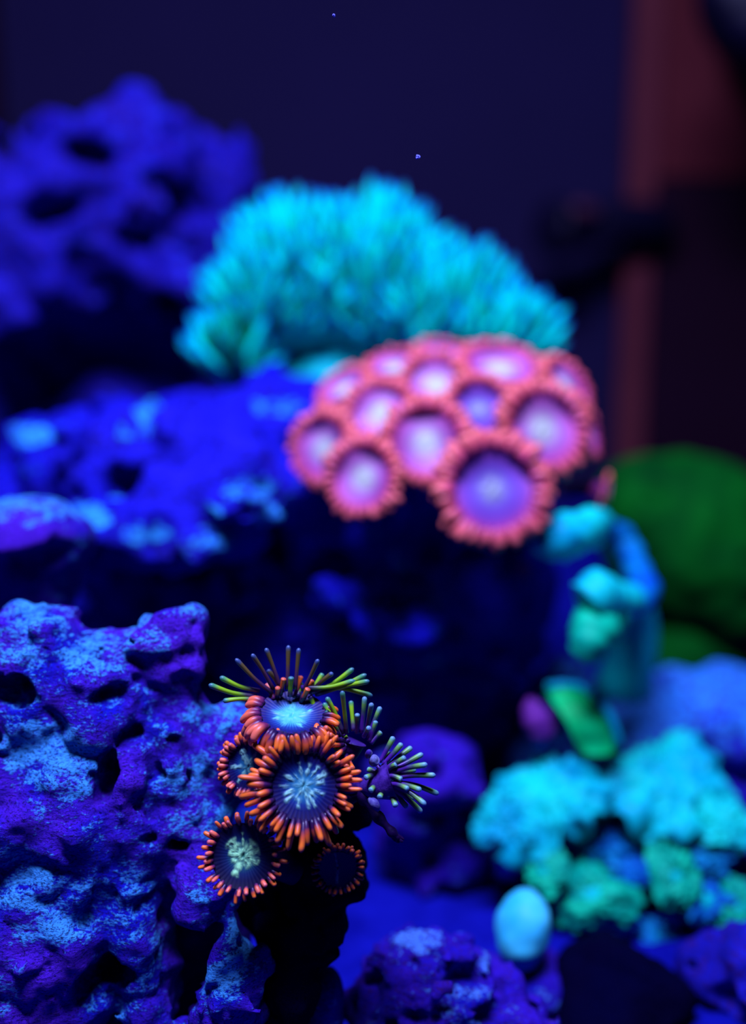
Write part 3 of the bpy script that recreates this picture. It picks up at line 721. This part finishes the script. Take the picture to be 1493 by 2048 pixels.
# ------------------------------------------------------------------ pink colony
protos = []
for k in range(4):                              # four tentacle shapes shared by all pink polyps; local x runs outwards, z off the disc
    L = 0.21 * (0.9 + 0.08 * k); pts = [Vector((0, 0, 0))]
    e, cu = [22, 8, 32, 0][k], [-40, -45, -55, -30][k]
    for q in range(4):
        ee = math.radians(e + cu * (q + .5) / 4)
        pts.append(pts[-1] + Vector((math.cos(ee), 0.04 * (k - 1.5), math.sin(ee))) * L / 4)
    V, Fc, tt = tube(smooth_path(pts, 7), finger_profile(7, 0.058, base=0.8, tip=0.85), 6)
    me = mesh_np('tentacle', V, Fc, True, {'t': tt}); me.materials.append(M['t_rose'])
    protos.append(me)
def pink_polyp(label, x, y, d, R, n, seed, base, mat='disc_pink', squash=1.0):
    d -= 0.45
    c = W(x, y, d); Rd = cm(R, d) * 0.76; nn = CV(*n); e1, e2, nn = frame(nn); bw = W(*base)
    t = thing('zoanthid_polyp', bw, label, 'coral polyp', 'pink polyps on the ledge rock')
    V, Fc, at = disc_mesh('oral_disc', c, nn, Rd, seed, 0.10, (), 0.3, 40, 1.0, 14, 80, 0.09)
    link('oral_disc', mesh_np('oral_disc', sub(V, bw), Fc, True, at), M[mat], t)
    P = smooth_path([bw, bw.lerp(c - nn * Rd, .6), c - nn * Rd * .6, c + nn * Rd * .12], 10)
    V, Fc, tt = tube(P, [Rd * (0.5 + 0.47 * max(0, (i / 9 - .3) / .7) ** 1.4) for i in range(10)], 20)
    link('column', mesh_np('column', sub(V, bw), Fc[:9 * 20], True), M['column_pink'], t)
    rs = random.Random(seed)
    for ring in range(2):
        N = 26
        for i in range(N):
            a = 2 * math.pi * (i + ring * .5) / N + rs.uniform(-.05, .05)
            rd = e1 * math.cos(a) + e2 * math.sin(a); tg = nn.cross(rd)
            p = c + rd * Rd * (0.97 + .03 * ring) + nn * Rd * 0.14 - bw
            s = rs.uniform(.72, 1.2) * R / 75
            q = link('tentacle', protos[(0, 2)[i % 2] if ring == 0 else (1, 3)[i % 2]], None, t)
            q.matrix_local = Matrix(((rd.x * s, tg.x * s, nn.x * s, p.x), (rd.y * s, tg.y * s, nn.y * s, p.y), (rd.z * s, tg.z * s, nn.z * s, p.z), (0, 0, 0, 1)))
for i, (lb, x, y, d, R, n, mt) in enumerate([
    ('pink polyp at the outermost end of the colony over the blue ledge', 648, 896, 18.0, 76, (-.55, .10, .83), 'disc_pink'),
    ('bright pink polyp at the lower edge above a black gap, pale tilted centre', 728, 955, 17.1, 80, (-.40, .10, .90), 'disc_pink'),
    ('pink polyp with a shaded dark rim above its pale centre', 762, 826, 17.8, 72, (-.18, .30, .93), 'disc_pink'),
    ('pink polyp with a round whitish centre near the colony crest', 873, 770, 18.3, 72, (.0, .35, .93), 'disc_pink'),
    ('pink polyp with a wide whitish centre in the middle of the colony', 853, 884, 17.2, 86, (-.12, .15, 1.0), 'disc_pink'),
    ('small pink polyp with a bluish centre squeezed among its neighbours', 958, 818, 17.6, 70, (.05, .12, .98), 'disc_lilac'),
    ('large pink polyp with a pale blue centre on the outer flank', 1085, 858, 17.6, 94, (.30, .12, .94), 'disc_pink'),
    ('largest lilac polyp hanging lowest in the pink colony', 985, 978, 16.8, 108, (.10, .05, .98), 'disc_lilac'),
    ('pink polyp tipped up on the colony crest before the turquoise fingers', 1000, 738, 18.5, 86, (.10, .75, .62), 'disc_pink'),
    ('pink polyp at the upper outer shoulder of the colony', 1130, 772, 18.5, 66, (.62, .45, .62), 'disc_pink'),
    ('pink polyp peeking over the colony crest near the fingers', 790, 735, 18.7, 58, (-.15, .75, .62), 'disc_pink'),
    ('pink polyp behind the one with the shaded rim', 690, 778, 18.6, 58, (-.45, .62, .62), 'disc_pink'),
    ('pink polyp turned sideways at the outer edge of the colony', 1172, 862, 18.3, 56, (.85, .15, .45), 'disc_pink'),
    ('tiny rosy polyp seen edge-on beside the green coral head', 1208, 985, 18.6, 36, (.9, -.2, .3), 'disc_lilac'),
    ('pink polyp half hidden behind the colony crest', 882, 712, 18.9, 55, (.05, .8, .6), 'disc_pink'),
]):
    v = CV(*n)
    pink_polyp(lb, x, y, d, R, n, 60 + i, (x * .75 + 920 * .25, y * .75 + 880 * .25 + 25, d + 1.25), mt)
# small closed pink bud under the colony
bt = W(1058, 1165, 19.3)
t = thing('zoanthid_polyp', bt, 'tiny closed bud with a rosy tip below the lilac polyp', 'coral polyp', 'pink polyps on the ledge rock')
V, Fc, tt = tube(smooth_path([bt + FW * .8, bt, W(1046, 1135, 18.6)], 9), [cm(v, 19) for v in (20, 22, 24, 24, 22, 21, 19, 14, 6)], 14)
link('column', mesh_np('column', sub(V, bt), Fc, True), M['rock_far'], t)
V, Fc, tt = tube(smooth_path([W(1050, 1146, 18.62), W(1044, 1130, 18.5)], 6), [cm(v, 19) for v in (10, 13, 13, 11, 8, 3)], 12)
link('mouth_tip', mesh_np('mouth_tip', sub(V, bt), Fc, True), M['column_pink'], t)

# ------------------------------------------------------------------ turquoise finger coral
ells = [blob(600, 600, 22.6, 100, 118, 1.5), blob(735, 605, 22.8, 125, 132, 1.7), blob(860, 665, 22.6, 130, 95, 1.5), blob(980, 705, 22.4, 75, 55, 1.0), blob(525, 640, 22.0, 55, 85, 1.0), blob(475, 735, 21.6, 32, 40, 0.6)]
V, Q = sdf_rock(ells + [blob(720, 760, 22.6, 260, 70, 1.3)], (), h=0.12, k=0.3, amp=0.05, freq=1.5, octv=3, seed=41, floor=0)
fb = W(720, 790, 22.4)
fc = thing('finger_coral', fb, 'big glowing turquoise mound of fine fingers behind the pink polyps', 'coral')
link('base', mesh_np('base', V - np.array(fb), Q), M['mat_teal'], fc)
fr = random.Random(5)
fing = []
for b in ells:
    N = int(430 * (b[1] * b[3]) ** 0.5 / 1.4)
    for i in range(N):
        z = fr.uniform(-0.75, 1); a = fr.uniform(0, 2 * math.pi); s = math.sqrt(1 - z * z)
        u = Vector((s * math.cos(a), s * math.sin(a), z))
        if u.y > 0.55: continue
        p = Vector((b[0].x + u.x * b[1], b[0].y + u.y * b[2], b[0].z + u.z * b[3]))
        if any(o is not b and (((p.x - o[0].x) / o[1]) ** 2 + ((p.y - o[0].y) / o[2]) ** 2 + ((p.z - o[0].z) / o[3]) ** 2) < 0.8 for o in ells): continue
        nn = Vector((u.x / b[1], u.y / b[2], u.z / b[3])).normalized()
        fing.append((p, nn))
fr.shuffle(fing)
fmesh = {}
for mk in ('finger', 'finger_green'):
    for k in range(4):
        bend = 0.12 * (k - 1.5)
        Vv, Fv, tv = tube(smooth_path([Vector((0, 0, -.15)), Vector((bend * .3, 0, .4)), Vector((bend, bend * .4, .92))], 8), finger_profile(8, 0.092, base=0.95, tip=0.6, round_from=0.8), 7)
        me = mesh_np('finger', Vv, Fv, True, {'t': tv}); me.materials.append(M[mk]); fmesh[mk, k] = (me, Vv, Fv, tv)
def vis(p):                                     # nearer and higher ones first: these show largest
    return p[0].y - 0.5 * p[0].z
fing.sort(key=vis)
sv, sf, stt = [], [], []
for i, (p, nn) in enumerate(fing):
    dr = (nn * 0.7 + Vector((fr.uniform(-.22, .22), fr.uniform(-.2, .2), 0.9))).normalized()
    q = dr.to_track_quat('Z', 'Y').to_matrix() @ Matrix.Rotation(fr.uniform(0, 6.28), 3, 'Z')
    s = fr.uniform(.75, 1.25)
    gx_ = p - W(470, 720, 21.6)
    mk = 'finger_green' if (gx_.x < 1.0 and gx_.z < 0.7 and fr.random() < .55) else 'finger'
    me, Vv, Fv, tv = fmesh[mk, i % 4]
    if i < 300:
        o = link('finger', me, None, fc)
        mt = (q * s).to_4x4(); mt.translation = p - fb
        o.matrix_local = mt
    else:
        n0 = len(sv)
        sv += [q @ (v * s) + p - fb for v in Vv]; sf += [tuple(x + n0 for x in f) for f in Fv]; stt += tv
if sv:
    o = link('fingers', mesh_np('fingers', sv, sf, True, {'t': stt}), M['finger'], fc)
    o['kind'] = 'stuff'

# ------------------------------------------------------------------ mushroom corals: ruffled discs with a foot
def frill_mesh(c, n, R, seed, ruff=0.22, lobes=6, droop=0.35, squash=1.0, th=0.10, nr=22, na=110):
    e1, e2, n = frame(n); rs = random.Random(seed); ph = [rs.uniform(0, 6.28) for _ in range(7)]
    G = []
    for i in range(nr + 1):
        r = i / nr
        for j in range(na):
            a = 2 * math.pi * j / na
            G.append((r * math.cos(a), r * math.sin(a), seed * 3.7))
    kn = np.abs(fbm(np.array(G) * 5.5, 2, seed)) * 0.16 + fbm(np.array(G) * 2.0, 2, seed + 9) * 0.12
    top, bot = [], []
    for i in range(nr + 1):
        r = i / nr
        for j in range(na):
            a = 2 * math.pi * j / na
            w = r * r
            rr = R * r * (1 + w * (0.10 * math.sin(2 * a + ph[0]) + 0.10 * math.sin(3 * a + ph[5]) + 0.06 * math.sin((lobes + 1) * a + ph[1]) + 0.05 * math.sin(17 * a + ph[6])))
            z = -droop * r ** 2.4 + ruff * r ** 3 * (0.7 * math.sin(lobes * a + ph[2]) + 0.6 * math.sin((lobes + 3) * a + ph[3]) + 0.4 * math.sin(3 * a + ph[4])) - 0.08 * math.exp(-(r / .13) ** 2) + kn[i * na + j]
            tk = th * (1 - 0.6 * r ** 3)
            p = c + (e1 * math.cos(a) + e2 * math.sin(a) * squash) * rr + n * z * R
            top.append(p); bot.append(p - n * tk * R * 2)
    V = top + bot; o = len(top); Fc = []
    for i in range(nr):
        for j in range(na):
            a, b = i * na + j, i * na + (j + 1) % na
            Fc.append((a, a + na, b + na, b)); Fc.append((o + a, o + b, o + b + na, o + a + na))
    for j in range(na):
        a, b = nr * na + j, nr * na + (j + 1) % na
        Fc.append((a, o + a, o + b, b))
    return V, np.array(Fc)
def mushroom(name, label, x, y, d, R, n, mat, seed, group, droop=0.35, ruff=0.2, lobes=6, squash=1.0, foot=1.0):
    c = W(x, y, d); nn = CV(*n); Rw = cm(R, d); bw = c - nn * Rw * foot + FW * 0.35 - Vector((0, 0, Rw * .4))
    t = thing(name, bw, label, 'coral', group)
    V, Fc = frill_mesh(c, nn, Rw, seed, ruff, lobes, droop, squash)
    link('cap', mesh_np('cap', sub(V, bw), Fc), M[mat], t)
    P = smooth_path([bw, bw.lerp(c, .5) - nn * Rw * .1, c - nn * Rw * .12], 9)
    V, Fc, tt = tube(P, [Rw * (.30 + .14 * abs(i - 4) / 4) for i in range(9)], 16)
    link('foot', mesh_np('foot', sub(V, bw), Fc), M['mat_teal'], t)
GR = 'ruffled mushroom corals on the blue rock'
for i, (lb, x, y, d, R, n, mt, dr, ru, lo, sq) in enumerate([
    ('wide turquoise mushroom coral at the near corner of the rock, edge drooping', 1080, 1590, 17.0, 120, (-.30, .72, .62), 'frill', .35, .16, 7, 1.0),
    ('second wide turquoise mushroom coral spread on top of the rock', 1350, 1560, 17.4, 130, (.10, .78, .62), 'frill', .25, .16, 7, 1.0),
    ('small turquoise mushroom coral tucked under the near wide one', 985, 1630, 16.9, 48, (-.5, .4, .75), 'frill', .3, .2, 5, 1.0),
    ('sky-blue mushroom coral in the shaded hollow under the wide ones', 1215, 1680, 17.2, 75, (-.05, .45, .88), 'frill_blue', .35, .2, 6, .8),
    ('sea-green folded mushroom coral hanging lowest on the rock front', 1185, 1785, 16.4, 88, (-.15, .5, .85), 'frill_green', .65, .2, 4, .85),
    ('narrow upright sea-green lobe on the rock front', 1352, 1752, 16.3, 54, (.1, .35, .92), 'frill_green', .30, .12, 3, 1.25),
    ('slim bluish-green lobe slanting towards the pale oval pebble', 1092, 1742, 16.4, 44, (-.55, .45, .7), 'frill_green', .3, .12, 3, 1.1),
    ('blue mushroom coral below the slanting slim lobe', 1050, 1700, 17.0, 42, (-.4, .4, .8), 'frill_blue', .3, .2, 5, .8),
    ('turquoise mushroom coral at the frame edge below the second wide one', 1468, 1650, 17.0, 70, (.1, .55, .8), 'frill', .3, .2, 5, .8),
    ('small cyan lobe in the dark gap between two wide corals', 1315, 1672, 17.0, 36, (-.1, .4, .9), 'frill', .3, .2, 4, .8),
    ('dim blue mushroom coral low on the rock flank', 1310, 1870, 16.6, 48, (-.2, .4, .9), 'frill_blue', .35, .2, 5, .8),
    ('sea-green mushroom coral at the frame edge low on the rock', 1480, 1815, 16.4, 60, (-.1, .45, .88), 'frill_green', .35, .2, 5, .9),
    ('blue ruffled coral between the two sea-green lobes', 1270, 1745, 17.0, 50, (0, .4, .9), 'frill_blue', .3, .2, 5, .8),
    ('cyan ruffled coral peeping between the two wide ones', 1215, 1590, 17.6, 60, (0, .7, .7), 'frill', .25, .2, 6, .9),
    ('little cyan lobe dangling from the near wide coral', 965, 1668, 16.7, 26, (-.4, .4, .8), 'frill', .3, .15, 4, .9),
    ('short teal lobe beneath the drooping edge of the near wide coral', 1055, 1655, 16.6, 32, (-.2, .45, .85), 'frill', .3, .15, 4, 1.0),
    ('dim teal lobe low beside the folded sea-green coral', 1255, 1835, 16.5, 40, (.1, .4, .9), 'frill_blue', .35, .2, 4, .8),
    ('teal ruffled coral low between the upright lobe and frame edge', 1415, 1800, 16.4, 50, (.05, .45, .88), 'frill_blue', .3, .2, 5, .8),
    ('long blue ruffled lobe beside the upright sea-green one', 1425, 1720, 16.9, 55, (.2, .35, .9), 'frill_blue', .3, .2, 4, .6),
]):
    mushroom('mushroom_coral', lb, x, y, d, R, n, mt, 200 + i, GR, dr, ru, lo, sq)

# curled leather coral under the pink colony
bl = W(1240, 1350, 20.3)
t = thing('leather_coral', bl, 'curled turquoise leather coral between the pink polyps and green head', 'coral')
for k, (pts, rr, mk) in enumerate([
    ([(1065, 1095, 17.0), (1110, 1080, 16.8), (1160, 1062, 17.1), (1215, 1045, 18.3)], (24, 36, 38, 26), 'frill'),
    ([(1210, 1045, 18.9), (1248, 1080, 19.2), (1270, 1130, 18.8), (1288, 1185, 18.0), (1255, 1215, 17.6)], (24, 28, 26, 30, 26), 'frill_blue'),
    ([(1278, 1195, 18.2), (1228, 1205, 17.2), (1190, 1190, 16.7), (1165, 1205, 16.6)], (30, 38, 40, 28), 'frill'),
    ([(1225, 1225, 17.4), (1192, 1255, 16.7), (1178, 1285, 16.5), (1172, 1305, 16.6)], (38, 40, 32, 24), 'frill_green')]):
    P = smooth_path([W(*p) for p in pts], 22)
    rad = []
    for i in range(22):
        u = i / 21 * (len(rr) - 1); s = min(int(u), len(rr) - 2)
        e = min(1, i / 3 + .25, (21 - i) / 3 + .25)
        rad.append(cm(rr[s] + (rr[s + 1] - rr[s]) * (u - s), 19.7) * e * (1 + .10 * math.sin(i * 1.7 + k)))
    V, Fc, tt = tube(P, rad, 20)
    V = [v + UP * 0.03 * math.sin(v.x * 9 + v.z * 7) for v in V]
    link('lobe', mesh_np('lobe', sub(V, bl), Fc), M[mk], t)
V, Fc, tt = tube(smooth_path([bl - UP * .4, W(1270, 1270, 20.0), W(1262, 1195, 19.5)], 10), [cm(56 - 2 * i, 20) for i in range(10)], 18)
link('foot', mesh_np('foot', sub(V, bl), Fc), M['mat_teal'], t)

# deep green coral head
bh = W(1370, 1390, 26)
t = thing('coral_head', bh, 'deep green rounded coral head in front of the maroon panel', 'coral')
V, Q = sdf_rock([blob(1375, 1085, 26, 170, 180, 2.0), blob(1290, 1010, 25.6, 95, 100, 1.2), blob(1460, 1140, 25.8, 130, 170, 1.6)], [blob(1360, 1005, 23.9, 26, 26, 0.35)], h=0.11, k=0.5, amp=0.06, freq=1.6, octv=4, pits=40, pit_r=(.08, .16), seed=51, floor=0, ridged=.08)
link('crown', mesh_np('crown', V - np.array(bh), Q), M['head_green'], t)
V, Q = sdf_rock([blob(1380, 1330, 26.4, 130, 170, 1.4), blob(1380, 1600, 26.6, 170, 200, 1.6)], (), h=0.14, k=0.4, amp=0.12, freq=1.2, octv=4, seed=52, floor=-0.1)
link('foot', mesh_np('foot', V - np.array(bh), Q), M['head_green'], t)

# green algae blade with a cyan edge and the mauve nub beside it
bb = W(1205, 1510, 17.3)
t = thing('algae_blade', bb, 'bright green slanting blade of algae with a cyan edge', 'algae')
def strip(rows, th, arch):
    V = []
    for (a, b) in rows:
        a, b = W(*a), W(*b)
        for q in range(9):
            u = q / 8; p = a.lerp(b, u) - FW * arch * math.sin(u * math.pi)
            V.append(p)
    n = len(V)
    V += [v + FW * th for v in V]; Fc = []
    R_ = len(rows)
    for i in range(R_ - 1):
        for q in range(8):
            a = i * 9 + q; Fc.append((a, a + 9, a + 10, a + 1)); Fc.append((n + a, n + a + 1, n + a + 10, n + a + 9))
    edge = [i * 9 for i in range(R_)] + [(R_ - 1) * 9 + q for q in range(1, 9)] + [i * 9 + 8 for i in range(R_ - 2, -1, -1)] + list(range(7, 0, -1))
    for i in range(len(edge)):
        a, b = edge[i], edge[(i + 1) % len(edge)]; Fc.append((a, b, b + n, a + n))
    return V, Fc
rows = [((1092, 1378, 17.6), (1140, 1370, 17.7)), ((1104, 1400, 17.3), (1176, 1382, 17.4)), ((1122, 1425, 17.1), (1202, 1410, 17.2)), ((1138, 1450, 17.0), (1218, 1440, 17.1)), ((1150, 1478, 17.0), (1230, 1470, 17.1)), ((1162, 1510, 17.2), (1238, 1505, 17.3))]
V, Fc = strip(rows, 0.12, 0.12)
link('blade', mesh_np('blade', sub(V, bb), Fc), M['blade'], t)
V, Fc, tt = tube(smooth_path([W(1094, 1374, 17.65), W(1142, 1370, 17.6), W(1180, 1383, 17.35), W(1206, 1410, 17.15), W(1224, 1440, 17.05), W(1240, 1490, 17.15)], 16), [cm(9, 17.4)] * 16, 10)
link('edge', mesh_np('edge', sub(V, bb), Fc), M['blade_edge'], t)
bn = W(1082, 1500, 17.6)
V, Fc, tt = tube(smooth_path([bn, W(1082, 1460, 17.4), W(1068, 1425, 17.4), W(1060, 1398, 17.5)], 14), [cm(26 * math.sin(.4 + 2.5 * i / 13) * (1 + .1 * math.sin(i * 2)), 19) + .01 for i in range(14)], 16)
tag(link('coralline_nub', mesh_np('coralline_nub', sub(V, bn), Fc), M['pink_nub'], None, bn), 'mauve rounded nub beside the green algae blade', 'algae')

# pale oval pebble
V, Q = sdf_rock([blob(1050, 1835, 15.2, 50, 52, 0.36, -8), blob(1043, 1888, 15.1, 45, 52, 0.34, 8)], [], h=0.05, k=0.3, amp=0.045, freq=2, octv=3, seed=61, floor=0)
bp = np.array([V[:, 0].mean(), V[:, 1].mean(), V[:, 2].min()])
tag(link('pebble', mesh_np('pebble', V - bp, Q), M['pebble'], None, Vector(bp)), 'smooth pale cyan oval pebble below the mushroom corals', 'pebble')
rock('rubble_rock', 'dark low stone propping up the pale oval pebble', M['rock_low'],
     [blob(1060, 2002, 15.5, 95, 95, 0.85), blob(1080, 2140, 15.8, 150, 120, 0.9)], [], h=0.07, k=0.25, amp=0.08, freq=1.6, octv=4, seed=63)

rock('rubble_rock', 'low added stone, black in place of shade, in the gap below the mushroom corals', M['stem'],  # added stone; its black colour stands in for shade below the corals
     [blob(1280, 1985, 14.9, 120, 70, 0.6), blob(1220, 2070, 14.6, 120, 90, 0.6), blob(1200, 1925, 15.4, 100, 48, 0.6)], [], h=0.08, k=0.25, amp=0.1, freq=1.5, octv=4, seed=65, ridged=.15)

# ------------------------------------------------------------------ pump, nozzle, drifting specks
bw = W(1575, -45, 33)
t = thing('circulation_pump', bw, 'round blue-black pump in the upper corner of the tank', 'pump')
def lathe(prof, c, axis, seg=40):
    e1, e2, n = frame(axis); V, Fc = [], []
    for (z, r) in prof:
        for s in range(seg):
            a = 2 * math.pi * s / seg
            V.append(c + n * z + (e1 * math.cos(a) + e2 * math.sin(a)) * r)
    for i in range(len(prof) - 1):
        for s in range(seg):
            a, b = i * seg + s, i * seg + (s + 1) % seg
            Fc.append((a, b, b + seg, a + seg))
    Fc.append(tuple(range(seg))[::-1]); Fc.append(tuple(range((len(prof) - 1) * seg, len(prof) * seg)))
    return V, Fc
R_ = cm(168, 33)
ax = CV(-.15, -.1, 1)
V, Fc = lathe([(-2.2, R_ * .7), (-2.0, R_ * .92), (-1.2, R_), (0.2, R_), (0.6, R_ * .94), (0.85, R_ * .75), (0.95, R_ * .3)], bw, ax)
link('housing', mesh_np('housing', sub(V, bw), Fc), M['pump'], t)
for k in range(12):
    e1, e2, n = frame(ax); a = 2 * math.pi * k / 12
    d0 = e1 * math.cos(a) + e2 * math.sin(a)
    V, Fc, tt = tube(smooth_path([bw + d0 * R_ * .3 + n * .98, bw + d0 * R_ * .7 + n * .92, bw + d0 * R_ * .95 + n * .62], 6), [.06] * 6, 6)
    link('grille_rib', mesh_np('grille_rib', sub(V, bw), Fc), M['pump'], t)
V, Fc, tt = tube([bw - ax * 2.0, bw - ax * 6, Vector((bw.x + 1.5, 45.3, bw.z + 0.5))], [.8, .8, .8], 14)
link('mount', mesh_np('mount', sub(V, bw), Fc), M['pump'], t)

bw = W(1330, 445, 42.6)
t = thing('return_nozzle', bw, 'dark elbow nozzle crossing in front of the wooden upright', 'nozzle')
pts = [W(1320, 452, 43.3), W(1290, 440, 42.6), W(1230, 440, 42.2), W(1165, 462, 41.8), W(1110, 468, 41.2)]
V, Fc, tt = tube(smooth_path(pts, 20), [cm(38, 43)] * 12 + [cm(v, 43) for v in (38, 37, 36, 36, 38, 42, 46, 48)], 18)
link('pipe', mesh_np('pipe', sub(V, bw), Fc), M['pump'], t)
V, Fc = lathe([(-.35, cm(44, 42)), (-.2, cm(52, 42)), (.25, cm(54, 42)), (.35, cm(48, 42))], W(1112, 455, 41.0), CV(-.8, .1, .5), 28)
link('collar', mesh_np('collar', sub(V, bw), Fc), M['pump'], t)
V, Fc, tt = tube(smooth_path([W(1140, 425, 40.6), W(1165, 418, 40.7), W(1200, 426, 41.0)], 8), [cm(v, 42) for v in (6, 12, 14, 14, 13, 12, 10, 4)], 12)
link('clip', mesh_np('clip', sub(V, bw), Fc), M['pump_red'], t)

def speck(label, x, y, d, r, seed):
    rs = random.Random(seed)
    import bmesh
    bm = bmesh.new(); bmesh.ops.create_icosphere(bm, subdivisions=2, radius=cm(r, d))
    for v in bm.verts: v.co *= rs.uniform(.7, 1.3)
    me = bpy.data.meshes.new('drifting_speck'); bm.to_mesh(me); bm.free()
    tag(link('drifting_speck', me, M['speck'], None, W(x, y, d)), label, 'speck', 'specks drifting in the water')
speck('tiny pale blue speck drifting in open water above the finger coral', 836, 314, 11.8, 4.5, 1)
speck('tiny pale speck drifting high near the top of the water', 668, 31, 11.8, 3, 2)
